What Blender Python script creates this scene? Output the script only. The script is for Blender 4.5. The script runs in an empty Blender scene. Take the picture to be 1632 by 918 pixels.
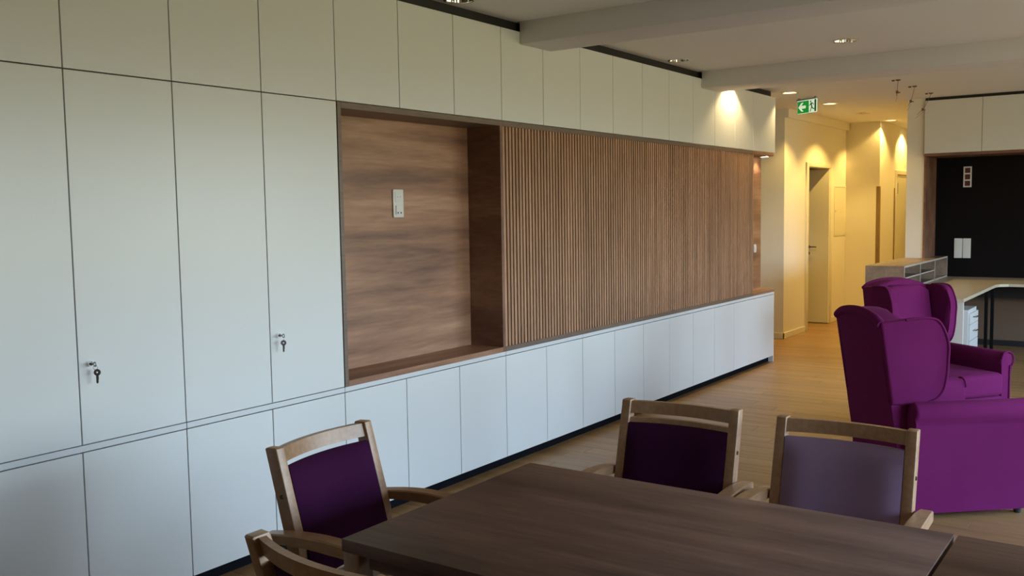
import bpy, bmesh, math, random
from mathutils import Matrix, Vector
random.seed(7)
S = bpy.context.scene
COL = S.collection
PI = math.pi

# ------------------------------------------------------------------ camera
F, YAW, PITCH, ROLL, EYE = 1504.36, -0.6136, -0.0805, -0.0158, 1.548
fw = Vector((math.sin(YAW)*math.cos(PITCH), math.cos(YAW)*math.cos(PITCH), math.sin(PITCH)))
rt = fw.cross(Vector((0, 0, 1))).normalized()
up = rt.cross(fw)
c_, s_ = math.cos(ROLL), math.sin(ROLL)
rt, up = c_*rt + s_*up, -s_*rt + c_*up
cam_data = bpy.data.cameras.new('camera')
cam_data.sensor_fit = 'HORIZONTAL'
cam_data.sensor_width = 36
cam_data.lens = F/1632*36
cam_data.clip_start = 0.05
cam = bpy.data.objects.new('camera', cam_data)
COL.objects.link(cam)
m = Matrix((rt, up, -fw)).transposed().to_4x4()
m.translation = (3.285, 0, EYE)
cam.matrix_world = m
S.camera = cam

# ------------------------------------------------------------------ colour management
S.view_settings.view_transform = 'Standard'
S.view_settings.look = 'None'
S.view_settings.gamma = 1
S.view_settings.use_curve_mapping = False
S.view_settings.exposure = 0.0

# ------------------------------------------------------------------ world: pale sky above, dull green grounds below the horizon
w = bpy.data.worlds.new('world')
S.world = w
w.use_nodes = True
nt = w.node_tree
nt.nodes.clear()
out = nt.nodes.new('ShaderNodeOutputWorld')
bg = nt.nodes.new('ShaderNodeBackground')
bg.inputs['Strength'].default_value = 30.0
tc = nt.nodes.new('ShaderNodeTexCoord')
sep = nt.nodes.new('ShaderNodeSeparateXYZ')
mr = nt.nodes.new('ShaderNodeMapRange')
mr.inputs['From Min'].default_value = -1
mr.inputs['From Max'].default_value = 1
cr = nt.nodes.new('ShaderNodeValToRGB')
e = cr.color_ramp.elements
e[0].position = 0.0
e[0].color = (0.065, 0.06, 0.025, 1)
e[1].position = 0.49
e[1].color = (0.225, 0.200, 0.105, 1)
for pos, col in ((0.53, (0.60, 0.70, 0.76, 1)), (0.64, (0.54, 0.76, 1.08, 1)), (1.0, (0.32, 0.60, 1.3, 1))):
    k = e.new(pos)
    k.color = col
nt.links.new(tc.outputs['Generated'], sep.inputs[0])
nt.links.new(sep.outputs['Z'], mr.inputs['Value'])
nt.links.new(mr.outputs[0], cr.inputs[0])
nt.links.new(cr.outputs[0], bg.inputs['Color'])
nt.links.new(bg.outputs[0], out.inputs['Surface'])

# window openings of the right wall (x = 6.6): (y0, y1, z0, z1); each gets a light portal
WX = 6.6
WINS = [(2.0, 5.2, 0.85, 2.40), (5.8, 9.3, 0.85, 2.40)]
for y0, y1, z0, z1 in WINS:
    ld = bpy.data.lights.new('window_portal', 'AREA')
    ld.shape = 'RECTANGLE'
    ld.size = z1-z0
    ld.size_y = y1-y0
    ld.cycles.is_portal = True
    lo = bpy.data.objects.new('window_portal', ld)
    COL.objects.link(lo)
    lo.location = (WX+0.12, (y0+y1)/2, (z0+z1)/2)
    lo.rotation_euler = (0, PI/2, 0)

SPOT_POWER = 74.0
SPOT_COL = (1.0, 0.655, 0.17)

# ================================================================== helpers
def tag(o, label=None, cat=None, group=None, kind=None):
    if label: o['label'] = label
    if cat: o['category'] = cat
    if group: o['group'] = group
    if kind: o['kind'] = kind
    return o

def thing(name, label, cat, loc=(0, 0, 0), rz=0.0, group=None):
    o = bpy.data.objects.new(name, None)
    o.empty_display_size = 0.1
    COL.objects.link(o)
    o.location = loc
    o.rotation_euler = (0, 0, rz)
    return tag(o, label, cat, group)

def copy_tree(o, parent=None):
    c = o.copy()
    COL.objects.link(c)
    if parent is not None:
        c.parent = parent
    for ch in list(o.children):
        copy_tree(ch, c)
    return c

def shade(me, ang):
    for p in me.polygons:
        p.use_smooth = True
    try:
        me.set_sharp_from_angle(angle=math.radians(ang))
    except Exception:
        pass

def mesh(name, bm, mat, ang=35):
    bmesh.ops.recalc_face_normals(bm, faces=bm.faces)
    me = bpy.data.meshes.new(name)
    bm.to_mesh(me)
    bm.free()
    shade(me, ang)
    if mat: me.materials.append(mat)
    return me

def part(name, bm, mat, parent=None, label=None, ang=35, loc=None):
    me = bm if isinstance(bm, bpy.types.Mesh) else mesh(name, bm, mat, ang)
    o = bpy.data.objects.new(name, me)
    COL.objects.link(o)
    if parent is not None: o.parent = parent
    if loc is not None: o.location = loc
    if label: o['label'] = label
    return o

def add_box(bm, x0, x1, y0, y1, z0, z1, bev=0.0, seg=2, M=None):
    vs = [bm.verts.new(v) for v in ((x0, y0, z0), (x1, y0, z0), (x1, y1, z0), (x0, y1, z0),
                                    (x0, y0, z1), (x1, y0, z1), (x1, y1, z1), (x0, y1, z1))]
    fs = [bm.faces.new([vs[i] for i in q]) for q in ((3, 2, 1, 0), (4, 5, 6, 7), (0, 1, 5, 4), (1, 2, 6, 5), (2, 3, 7, 6), (3, 0, 4, 7))]
    allv = vs
    if bev > 0:
        es = list({ed for f in fs for ed in f.edges})
        r = bmesh.ops.bevel(bm, geom=es, offset=bev, segments=seg, profile=0.5, affect='EDGES', clamp_overlap=True)
        allv = list({v for f in r['faces'] for v in f.verts} | {v for v in vs if v.is_valid})
    if M is not None:
        for v in allv: v.co = M @ v.co
    return bm

def box(x0, x1, y0, y1, z0, z1, bev=0.0, seg=2, M=None):
    return add_box(bmesh.new(), x0, x1, y0, y1, z0, z1, bev, seg, M)

def add_prism(bm, outline, t0, t1, axis='y', bev=0.0, seg=3, M=None, fn=None, steps=1):
    """outline (u,v) extruded along the axis from t0 to t1; rims bevelled"""
    def co(u, v, t):
        if axis == 'y': return Vector((u, t, v))
        if axis == 'x': return Vector((t, u, v))
        return Vector((u, v, t))
    n = len(outline)
    rings = []
    for i in range(steps+1):
        t = t0+(t1-t0)*i/steps
        rings.append([bm.verts.new(co(u, v, t)) for u, v in outline])
    fa = bm.faces.new(rings[0])
    fb = bm.faces.new(rings[-1][::-1])
    for a, b in zip(rings[:-1], rings[1:]):
        for i in range(n):
            bm.faces.new((a[i], b[i], b[(i+1) % n], a[(i+1) % n]))
    vs = [v for r_ in rings for v in r_]
    if bev > 0:
        es = list(fa.edges)+list(fb.edges)
        r = bmesh.ops.bevel(bm, geom=es, offset=bev, segments=seg, profile=0.5, affect='EDGES', clamp_overlap=True)
        vs = list({v for f in r['faces'] for v in f.verts} | {v for v in vs if v.is_valid})
    for v in vs:
        if fn: v.co = fn(v.co)
        if M is not None: v.co = M @ v.co
    return bm

def prism(*a, **k):
    return add_prism(bmesh.new(), *a, **k)

def add_tube(bm, pts, r, n=8, cap=True):
    pts = [Vector(p) for p in pts]
    rs = r if isinstance(r, (list, tuple)) else [r]*len(pts)
    rings = []
    ref = None
    for i, p in enumerate(pts):
        t = (pts[min(i+1, len(pts)-1)]-pts[max(i-1, 0)]).normalized()
        if ref is None:
            ref = Vector((0, 0, 1)) if abs(t.z) < 0.9 else Vector((1, 0, 0))
        a = t.cross(ref).normalized()
        b = t.cross(a).normalized()
        ref = -b if b.length else ref
        ref = t.cross(a) * -1
        rings.append([bm.verts.new(p+rs[i]*(math.cos(q)*a+math.sin(q)*b)) for q in [2*PI*k/n for k in range(n)]])
    for A, B in zip(rings[:-1], rings[1:]):
        for k in range(n):
            bm.faces.new((A[k], A[(k+1) % n], B[(k+1) % n], B[k]))
    if cap:
        bm.faces.new(rings[0][::-1])
        bm.faces.new(rings[-1])
    return bm

def tube(pts, r, n=8, cap=True):
    return add_tube(bmesh.new(), pts, r, n, cap)

def add_lathe(bm, prof, n=24, M=None, close=False):
    """prof: list of (r,z)"""
    rings = []
    for r, z in prof:
        rings.append([bm.verts.new((r*math.cos(2*PI*k/n), r*math.sin(2*PI*k/n), z)) for k in range(n)])
    for A, B in zip(rings[:-1], rings[1:]):
        for k in range(n):
            bm.faces.new((A[k], A[(k+1) % n], B[(k+1) % n], B[k]))
    if close:
        bm.faces.new(rings[0][::-1])
        bm.faces.new(rings[-1])
    if M is not None:
        for R_ in rings:
            for v in R_: v.co = M @ v.co
    return bm

def catmull(P, sub=6, closed=False):
    P = [Vector(p) for p in P]
    n = len(P)
    out = []
    rng = range(n) if closed else range(n-1)
    for i in rng:
        if closed:
            a, b, c, d = P[(i-1) % n], P[i], P[(i+1) % n], P[(i+2) % n]
        else:
            a, b, c, d = P[max(i-1, 0)], P[i], P[i+1], P[min(i+2, n-1)]
        for k in range(sub):
            t = k/sub
            out.append(0.5*((2*b)+(c-a)*t+(2*a-5*b+4*c-d)*t*t+(3*b-a-3*c+d)*t**3))
    if not closed: out.append(P[-1])
    return out

# ================================================================== materials
def newmat(name):
    mt = bpy.data.materials.new(name)
    mt.use_nodes = True
    n = mt.node_tree
    b = n.nodes['Principled BSDF']
    return mt, n, b

def N(n, t, **kw):
    x = n.nodes.new(t)
    for k, v in kw.items():
        if k in x.inputs: x.inputs[k].default_value = v
        else: setattr(x, k, v)
    return x

def plain(name, col, rough=0.5, metal=0.0, noise=0.0, scale=60, bump=0.0, spec=None):
    mt, n, b = newmat(name)
    b.inputs['Base Color'].default_value = (*col, 1)
    b.inputs['Roughness'].default_value = rough
    b.inputs['Metallic'].default_value = metal
    if spec is not None: b.inputs['Specular IOR Level'].default_value = spec
    tcn = N(n, 'ShaderNodeTexCoord')
    nz = N(n, 'ShaderNodeTexNoise', Scale=scale, Detail=4.0)
    n.links.new(tcn.outputs['Object'], nz.inputs['Vector'])
    if noise > 0:
        mx = N(n, 'ShaderNodeMix', data_type='RGBA')
        mx.inputs[6].default_value = (*[c*(1-noise) for c in col], 1)
        mx.inputs[7].default_value = (*[min(1, c*(1+noise)) for c in col], 1)
        n.links.new(nz.outputs['Fac'], mx.inputs[0])
        n.links.new(mx.outputs[2], b.inputs['Base Color'])
    if bump > 0:
        bp = N(n, 'ShaderNodeBump', Strength=bump, Distance=0.002)
        n.links.new(nz.outputs['Fac'], bp.inputs['Height'])
        n.links.new(bp.outputs[0], b.inputs['Normal'])
    return mt

def wood(name, dark, mid, light, grain='y', band=7.0, stretch=0.12, rough=0.45, fine=60, rnd=0.0, coord='Object', spec=0.5):
    """long soft colour bands plus fine pore lines, running along the grain axis"""
    mt, n, b = newmat(name)
    tcn = N(n, 'ShaderNodeTexCoord')
    if coord == 'World':
        g = N(n, 'ShaderNodeNewGeometry')
        src = g.outputs['Position']
    else:
        src = tcn.outputs['Object']
    mp = N(n, 'ShaderNodeMapping')
    sc = {'x': (stretch, 1, 1), 'y': (1, stretch, 1), 'z': (1, 1, stretch)}[grain]
    mp.inputs['Scale'].default_value = sc
    n.links.new(src, mp.inputs['Vector'])
    oi = N(n, 'ShaderNodeObjectInfo')
    va = N(n, 'ShaderNodeVectorMath', operation='MULTIPLY_ADD')
    va.inputs[1].default_value = (13.0, 7.0, 9.0) if rnd > 0 else (0, 0, 0)
    n.links.new(oi.outputs['Random'], va.inputs[0])
    n.links.new(mp.outputs[0], va.inputs[2])
    n1 = N(n, 'ShaderNodeTexNoise', Scale=band, Detail=4.0, Roughness=0.6, Distortion=0.12)
    n2 = N(n, 'ShaderNodeTexNoise', Scale=fine, Detail=3.0, Roughness=0.6)
    n.links.new(va.outputs[0], n1.inputs['Vector'])
    n.links.new(va.outputs[0], n2.inputs['Vector'])
    r1 = N(n, 'ShaderNodeValToRGB')
    el = r1.color_ramp.elements
    el[0].position = 0.30; el[0].color = (*dark, 1)
    el[1].position = 0.72; el[1].color = (*light, 1)
    k = el.new(0.5); k.color = (*mid, 1)
    n.links.new(n1.outputs['Fac'], r1.inputs[0])
    mx = N(n, 'ShaderNodeMix', data_type='RGBA', blend_type='MULTIPLY')
    mx.inputs[0].default_value = 1.0
    r2 = N(n, 'ShaderNodeMapRange')
    r2.inputs['From Min'].default_value = 0.3
    r2.inputs['From Max'].default_value = 0.7
    r2.inputs['To Min'].default_value = 0.84
    r2.inputs['To Max'].default_value = 1.12
    n.links.new(n2.outputs['Fac'], r2.inputs['Value'])
    n.links.new(r1.outputs[0], mx.inputs[6])
    n.links.new(r2.outputs[0], mx.inputs[7])
    col = mx.outputs[2]
    if rnd > 0:
        r3 = N(n, 'ShaderNodeMapRange')
        r3.inputs['To Min'].default_value = 1-rnd
        r3.inputs['To Max'].default_value = 1+rnd
        n.links.new(oi.outputs['Random'], r3.inputs['Value'])
        m2 = N(n, 'ShaderNodeMix', data_type='RGBA', blend_type='MULTIPLY')
        m2.inputs[0].default_value = 1.0
        n.links.new(col, m2.inputs[6])
        n.links.new(r3.outputs[0], m2.inputs[7])
        col = m2.outputs[2]
    n.links.new(col, b.inputs['Base Color'])
    b.inputs['Roughness'].default_value = rough
    b.inputs['Specular IOR Level'].default_value = spec
    bp = N(n, 'ShaderNodeBump', Strength=0.15, Distance=0.001)
    n.links.new(n2.outputs['Fac'], bp.inputs['Height'])
    n.links.new(bp.outputs[0], b.inputs['Normal'])
    return mt

def fabric(name, col, var=0.12):
    mt, n, b = newmat(name)
    tcn = N(n, 'ShaderNodeTexCoord')
    nz = N(n, 'ShaderNodeTexNoise', Scale=9.0, Detail=5.0, Roughness=0.65)
    nf = N(n, 'ShaderNodeTexNoise', Scale=420.0, Detail=2.0)
    n.links.new(tcn.outputs['Object'], nz.inputs['Vector'])
    n.links.new(tcn.outputs['Object'], nf.inputs['Vector'])
    mx = N(n, 'ShaderNodeMix', data_type='RGBA')
    mx.inputs[6].default_value = (*[c*(1-var) for c in col], 1)
    mx.inputs[7].default_value = (*[min(1, c*(1+var)) for c in col], 1)
    n.links.new(nz.outputs['Fac'], mx.inputs[0])
    n.links.new(mx.outputs[2], b.inputs['Base Color'])
    b.inputs['Roughness'].default_value = 0.9
    b.inputs['Specular IOR Level'].default_value = 0.08
    b.inputs['Sheen Weight'].default_value = 0.08
    b.inputs['Sheen Roughness'].default_value = 0.4
    b.inputs['Sheen Tint'].default_value = (*[min(1, c*2.5+0.1) for c in col], 1)
    bp = N(n, 'ShaderNodeBump', Strength=0.25, Distance=0.001)
    n.links.new(nf.outputs['Fac'], bp.inputs['Height'])
    n.links.new(bp.outputs[0], b.inputs['Normal'])
    return mt

def emis(name, col, strength):
    mt, n, b = newmat(name)
    b.inputs['Base Color'].default_value = (*col, 1)
    b.inputs['Emission Color'].default_value = (*col, 1)
    b.inputs['Emission Strength'].default_value = strength
    return mt

M_lam = plain('white_laminate', (0.71, 0.71, 0.69), rough=0.32, noise=0.012, scale=300, bump=0.03)
M_lam2 = plain('white_laminate_edge', (0.66, 0.67, 0.67), rough=0.4)
M_carc = plain('cabinet_gap_shade', (0.10, 0.095, 0.075), rough=0.6)  # carcass toned dark, shade of the door gaps put into the colour
M_black = plain('black_panel', (0.012, 0.010, 0.010), rough=0.6)
M_felt = plain('black_board', (0.006, 0.004, 0.004), rough=0.85, noise=0.2, scale=200, spec=0.15)
M_plinth = plain('black_plinth', (0.006, 0.006, 0.008), rough=0.7, spec=0.05)
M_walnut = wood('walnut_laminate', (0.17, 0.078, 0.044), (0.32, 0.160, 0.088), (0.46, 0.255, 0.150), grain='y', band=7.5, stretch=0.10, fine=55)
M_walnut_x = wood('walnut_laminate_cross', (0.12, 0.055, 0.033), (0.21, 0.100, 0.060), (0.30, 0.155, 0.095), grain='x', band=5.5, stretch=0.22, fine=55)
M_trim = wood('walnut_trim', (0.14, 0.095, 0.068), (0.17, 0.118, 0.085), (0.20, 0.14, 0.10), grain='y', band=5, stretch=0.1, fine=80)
M_slat = wood('slat_wood', (0.32, 0.168, 0.092), (0.41, 0.222, 0.125), (0.49, 0.28, 0.165), grain='z', band=9, stretch=0.15, fine=90, rnd=0.12)
M_table = wood('table_walnut', (0.085, 0.042, 0.033), (0.150, 0.080, 0.061), (0.225, 0.125, 0.092), grain='x', band=8.0, stretch=0.12, fine=60, rough=0.5, spec=0.3)
M_beech = wood('beech_wood', (0.29, 0.155, 0.075), (0.36, 0.20, 0.105), (0.43, 0.255, 0.145), grain='y', band=8, stretch=0.3, fine=70, rough=0.35)
M_floor = wood('oak_floor', (0.27, 0.145, 0.055), (0.33, 0.185, 0.075), (0.40, 0.235, 0.10), grain='x', band=9, stretch=0.07, fine=70, rough=0.38, rnd=0.07, coord='World')
M_joint = plain('floor_joint', (0.10, 0.06, 0.035), rough=0.8)
M_wall = plain('wall_paint', (0.78, 0.74, 0.66), rough=0.85, noise=0.02, scale=25, bump=0.05)
M_ceil = plain('ceiling_paint', (0.78, 0.755, 0.74), rough=0.9, noise=0.01, scale=20)
M_doorp = plain('door_paint', (0.74, 0.70, 0.58), rough=0.45)
M_purple = fabric('purple_upholstery', (0.130, 0.011, 0.074))
M_aub = fabric('aubergine_upholstery', (0.040, 0.006, 0.034))
M_lilac = fabric('lilac_upholstery', (0.27, 0.175, 0.27))
M_grey = fabric('grey_upholstery', (0.42, 0.38, 0.37))
M_chrome = plain('polished_metal', (0.85, 0.85, 0.82), rough=0.12, metal=1.0)
M_steel = plain('dull_metal', (0.45, 0.46, 0.47), rough=0.35, metal=1.0)
M_bronze = plain('bronze_bolt', (0.12, 0.085, 0.04), rough=0.5, metal=1.0)
M_well = plain('socket_well_shade', (0.40, 0.40, 0.38), rough=0.4)  # socket plastic toned grey, recess shade put into the colour
M_reflect = plain('reflector_metal', (0.9, 0.9, 0.88), rough=0.08, metal=1.0)
M_plastic = plain('white_plastic', (0.72, 0.70, 0.66), rough=0.3)
M_darkpl = plain('dark_plastic', (0.03, 0.03, 0.03), rough=0.4)
M_red = plain('red_box_inside', (0.10, 0.018, 0.014), rough=0.6)
M_desk = plain('cream_desktop', (0.52, 0.45, 0.33), rough=0.3)
M_deskw = plain('white_desk_panel', (0.60, 0.57, 0.52), rough=0.45)
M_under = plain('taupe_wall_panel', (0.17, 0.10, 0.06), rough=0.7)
M_bulb = emis('lit_lamp', (1.0, 0.80, 0.40), 5)
M_lens = emis('lit_lens', (1.0, 0.93, 0.80), 14)
M_green = emis('sign_green', (0.004, 0.20, 0.02), 0.9)
M_green2 = emis('sign_dark_green', (0.004, 0.09, 0.02), 0.4)
M_signw = emis('sign_white', (0.62, 0.78, 0.62), 0.75)
M_guard = wood('corner_guard_wood', (0.20, 0.125, 0.05), (0.24, 0.155, 0.065), (0.28, 0.18, 0.08), grain='z', band=6, stretch=0.1, fine=60)
M_orgw = wood('organiser_wood', (0.20, 0.135, 0.095), (0.27, 0.19, 0.135), (0.35, 0.25, 0.18), grain='y', band=7, stretch=0.2, fine=60)
M_orge = plain('organiser_edge', (0.50, 0.44, 0.38), rough=0.4)
M_cable = plain('cable', (0.16, 0.075, 0.05), rough=0.5)
M_glass, gn, gb = newmat('window_glass')
gt = N(gn, 'ShaderNodeBsdfTransparent')
gt.inputs[0].default_value = (0.93, 0.95, 0.95, 1)
gg = N(gn, 'ShaderNodeBsdfGlossy', Roughness=0.02)
gx = N(gn, 'ShaderNodeMixShader')
gx.inputs[0].default_value = 0.06
gn.links.new(gt.outputs[0], gx.inputs[1])
gn.links.new(gg.outputs[0], gx.inputs[2])
gn.links.new(gx.outputs[0], gn.nodes['Material Output'].inputs['Surface'])
M_frame = plain('window_frame_paint', (0.75, 0.75, 0.73), rough=0.4)

# ================================================================== room shell
CZ = 2.69
XR = 6.6
def struct(name, bm, mat, label=None, ang=35):
    o = part(name, bm, mat, None, None, ang)
    o['kind'] = 'structure'
    if label: o['label'] = label
    return o

floor = struct('floor', box(-3.2, XR+0.1, -5.1, 17.2, -0.12, -0.012), M_joint, 'light oak strip floor running across the room')
# planks: rows along x
PW, PL = 0.142, 1.45
def plank_bm(bm, x0, x1, y0, y1):
    return add_box(bm, x0, x1, y0, y1, -0.0125, 0.0, 0.0012, 1)
variants = {}
stuff = bmesh.new()
row = 0
yy = -5.1
npl = 0
while yy < 17.15:
    x = -3.2 - random.random()*PL
    while x < XR:
        x1 = x+PL
        a, b = max(x, -3.2)+0.0006, min(x1, XR)-0.0006
        if b-a > 0.05:
            y1 = min(yy+PW, 17.2)
            vis = (2.6 < yy < 13.0) and b > -0.45 and a < 3.35 and not (yy < 9.2 and b < 0.06)
            if yy > 10.8 and a > 0.9: vis = vis and a < 2.6
            if vis and npl < 298:
                part('plank', box(a-x, b-x, 0.0006, y1-yy-0.0006, -0.0125, 0.0, 0.0012, 1), M_floor, floor, loc=(x, yy, 0))
                npl += 1
            else:
                plank_bm(stuff, a, b, yy+0.0006, y1-0.0006)
        x = x1
    yy += PW
so = part('far_planks', stuff, M_floor, floor)
so['kind'] = 'stuff'

# ceiling with round holes for the lamps
LAMPS = [(0.09, 1.4), (0.09, 2.75), (0.085, 4.09), (0.11, 6.79), (0.09, 8.06), (0.08, 9.42), (0.085, 10.73), (0.09, 12.08), (0.105, 13.38), (0.11, 14.75),
         (1.371, 6.76), (1.371, 4.09)]
LIT = {(0.09, 8.06), (0.08, 9.42), (0.085, 10.73), (0.09, 12.08), (0.105, 13.38), (0.11, 14.75)}
def ceiling_bm(x0, x1, y0, y1, z, lamps, r=0.078, h=0.083):
    bm = bmesh.new()
    xs = sorted({x0, x1} | {round(l[0]+d, 4) for l in lamps for d in (-h, h)})
    ys = sorted({y0, y1} | {round(l[1]+d, 4) for l in lamps for d in (-h, h)})
    # merge close cuts is not needed: cells are tested against lamps
    vc = {}
    def V(x, y, zz=z):
        k = (round(x, 4), round(y, 4), round(zz, 4))
        if k not in vc: vc[k] = bm.verts.new((x, y, zz))
        return vc[k]
    for i in range(len(xs)-1):
        for j in range(len(ys)-1):
            cx, cy = (xs[i]+xs[i+1])/2, (ys[j]+ys[j+1])/2
            if any(abs(cx-l[0]) < h and abs(cy-l[1]) < h for l in lamps): continue
            bm.faces.new((V(xs[i], ys[j]), V(xs[i], ys[j+1]), V(xs[i+1], ys[j+1]), V(xs[i+1], ys[j])))
    n = 32
    for lx, ly in lamps:
        C, Q = [], []
        for k in range(n):
            a = 2*PI*k/n
            c, s = math.cos(a), math.sin(a)
            sc = h/max(abs(c), abs(s))
            C.append(bm.verts.new((lx+r*c, ly+r*s, z)))
            Q.append(bm.verts.new((lx+sc*c, ly+sc*s, z)))
        for k in range(n):
            bm.faces.new((C[k], Q[k], Q[(k+1) % n], C[(k+1) % n]))
    return bm
cb = ceiling_bm(-3.2, XR+0.1, -5.1, 17.2, CZ, LAMPS)
add_box(cb, -3.2, XR+0.1, -5.1, 17.2, CZ+0.16, CZ+0.22)
ceiling = struct('ceiling', cb, M_ceil, 'matt white ceiling with round recessed lamps')
for i, (y0, y1, zb) in enumerate(((4.785, 5.127, 2.556), (7.46, 7.80, 2.551))):
    bx = box(0.001, XR, y0, y1, zb, CZ+0.001, 0.004, 2)
    struct('trim_%d' % (i+1), bx, M_ceil, ('shallow white ceiling beam nearer the table', 'shallow white ceiling beam nearer the exit sign')[i])

# walls
# left wall behind the cabinets
struct('wall_left', box(-0.50, -0.38, -5.1, 9.25, 0, CZ+0.1), M_wall, 'wall behind the fitted cabinets')
struct('wall_front', box(-0.5, XR+0.1, -5.2, -5.1, 0, CZ+0.1), M_under, 'wall behind the camera')  # unseen wall, coloured dark to cut light bounced from behind
struct('wall_passage', box(-3.3, -3.2, 9.0, 11.1, 0, CZ+0.1), M_wall, 'end wall of the side passage')
struct('wall_passage_side', box(-3.2, -0.5, 9.13, 9.25, 0, CZ+0.1), M_wall, 'side wall of the passage')
# right wall with windows
bmw = bmesh.new()
ycur = -5.1
for y0, y1, z0, z1 in WINS:
    add_box(bmw, XR, XR+0.1, ycur, y0, 0, CZ+0.1)
    add_box(bmw, XR, XR+0.1, y0, y1, 0, z0)
    add_box(bmw, XR, XR+0.1, y0, y1, z1, CZ+0.1)
    ycur = y1
add_box(bmw, XR, XR+0.1, ycur, 17.2, 0, CZ+0.1)
struct('wall_right', bmw, M_wall, 'window wall')
for i, (y0, y1, z0, z1) in enumerate(WINS):
    wf = bmesh.new()
    t = 0.06
    add_box(wf, XR+0.02, XR+0.08, y0, y1, z0, z0+t, 0.004)
    add_box(wf, XR+0.02, XR+0.08, y0, y1, z1-t, z1, 0.004)
    nn = max(2, round((y1-y0)/1.0))
    for k in range(nn+1):
        yc = y0+t/2+(y1-y0-t)*k/nn
        add_box(wf, XR+0.02, XR+0.08, yc-t/2, yc+t/2, z0+t, z1-t, 0.004)
    wo = struct('window_%d' % (i+1), wf, M_frame, 'white framed window in the right wall')
    for k in range(nn):
        ya = y0+t+(y1-y0-t)*k/nn
        yb = y0+(y1-y0-t)*(k+1)/nn
        part('pane', box(XR+0.045, XR+0.05, ya, yb, z0+t, z1-t), M_glass, wo)
# far left wall piece of the corridor (faces the camera) and corridor left wall with a doorway
struct('wall_corner', box(-3.2, -0.48, 10.90, 11.02, 0, CZ+0.1), M_wall, 'pale wall end beside the cabinets')
DY0, DY1, DZ = 11.76, 12.66, 2.05
bmc = bmesh.new()
add_box(bmc, -0.60, -0.48, 11.02, DY0-0.02, 0, CZ+0.1)
add_box(bmc, -0.60, -0.48, DY1+0.02, 13.40, 0, CZ+0.1)
add_box(bmc, -0.60, -0.48, DY0-0.02, DY1+0.02, DZ+0.02, CZ+0.1)
struct('wall_corridor_left', bmc, M_wall, 'warm lit corridor wall with a doorway')
struct('trim_3', box(-0.479, -0.435, 10.901, 13.399, 2.59, CZ+0.001), M_wall, 'slim bulkhead along the top of the corridor wall')
# room behind the doorway
struct('wall_back_room', box(-2.6, -2.5, 11.02, 13.5, 0, CZ+0.1), M_wall, 'wall of the room behind the doorway')
struct('wall_projection', box(-3.2, -0.03, 13.40, 13.52, 0, CZ+0.1), M_wall, 'corridor wall projection with a wooden corner guard')
struct('wall_corridor_far_left', box(-0.15, -0.03, 13.52, 14.25, 0, CZ+0.1), M_wall, 'far corridor wall')
struct('wall_corridor_recess', box(-0.25, -0.06, 14.25, 17.2, 0, CZ+0.1), M_wall, 'far corridor wall with a door')
struct('wall_back', box(-3.2, XR+0.1, 17.1, 17.2, 0, CZ+0.1), M_wall, 'end wall of the corridor')
# wall right of the corridor and wall round the desk alcove
struct('wall_corridor_right', box(0.861, 0.98, 11.02, 17.1, 0, CZ+0.1), M_wall, 'right wall of the corridor')
bma = bmesh.new()
add_box(bma, 0.861, 1.040, 10.93, 11.02, 0, CZ+0.1)
add_box(bma, 3.30, XR, 10.93, 11.02, 0, CZ+0.1)
struct('wall_pier', bma, M_wall, 'narrow white wall pier left of the desk alcove')
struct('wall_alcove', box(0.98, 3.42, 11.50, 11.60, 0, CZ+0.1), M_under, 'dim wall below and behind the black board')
struct('wall_alcove_right', box(3.30, 3.42, 11.02, 11.50, 0, CZ+0.1), M_wall, 'side of the desk alcove')
# baseboards
def skirting(name, x0, x1, y0, y1, label):
    struct(name, box(x0, x1, y0, y1, 0, 0.07, 0.003, 1), M_doorp, label)
skirting('baseboard_corner', -0.9, -0.466, 10.886, 10.9, 'white baseboard at the wall end')
skirting('baseboard_corridor', -0.480, -0.466, 10.886, DY0-0.085, 'white baseboard along the corridor wall')
skirting('baseboard_corridor_far', -0.480, -0.466, DY1+0.085, 13.4, 'white baseboard beyond the doorway')
skirting('baseboard_projection', -0.466, -0.03, 13.386, 13.4, 'white baseboard on the wall projection')
struct('baseboard_alcove', box(0.98, 3.3, 11.486, 11.5, 0, 0.06, 0.003, 1), M_black, 'dark baseboard of the alcove')
skirting('baseboard_pier', 0.861, 1.04, 10.916, 10.93, 'baseboard of the wall pier')

# corridor door: frame + narrow leaf standing open
dfr = bmesh.new()
fx0, fx1 = -0.615, -0.462
add_box(dfr, fx0, fx1, DY0-0.085, DY0, 0, DZ+0.055, 0.004, 2)
add_box(dfr, fx0, fx1, DY1, DY1+0.085, 0, DZ+0.055, 0.004, 2)
add_box(dfr, fx0, fx1, DY0, DY1, DZ, DZ+0.055, 0.004, 2)
door = struct('door_1', dfr, M_doorp, 'cream door frame with its leaf standing open')
leaf = part('door_leaf', box(-0.98, -0.47, DY1-0.045, DY1-0.003, 0.008, DZ-0.004, 0.003, 1), M_doorp, door)
hb = bmesh.new()
Mh = Matrix.Translation((-0.735, DY1-0.045, 1.02)) @ Matrix.Rotation(PI/2, 4, 'X')
add_lathe(hb, [(0.0005, 0.0), (0.025, 0.0), (0.025, 0.006), (0.009, 0.008), (0.009, 0.045), (0.0005, 0.045)], 16, Mh)
add_tube(hb, [(-0.735, DY1-0.087, 1.02), (-0.72, DY1-0.095, 1.02), (-0.62, DY1-0.095, 1.02)], 0.009, 8)
part('door_handle', hb, M_steel, leaf, 'brushed metal lever handle')
part('keyhole_plate', add_lathe(bmesh.new(), [(0.0005, 0.0), (0.022, 0.0), (0.022, 0.006), (0.0005, 0.006)], 16, Matrix.Translation((-0.735, DY1-0.045, 0.935)) @ Matrix.Rotation(PI/2, 4, 'X')), M_steel, leaf)
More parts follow.
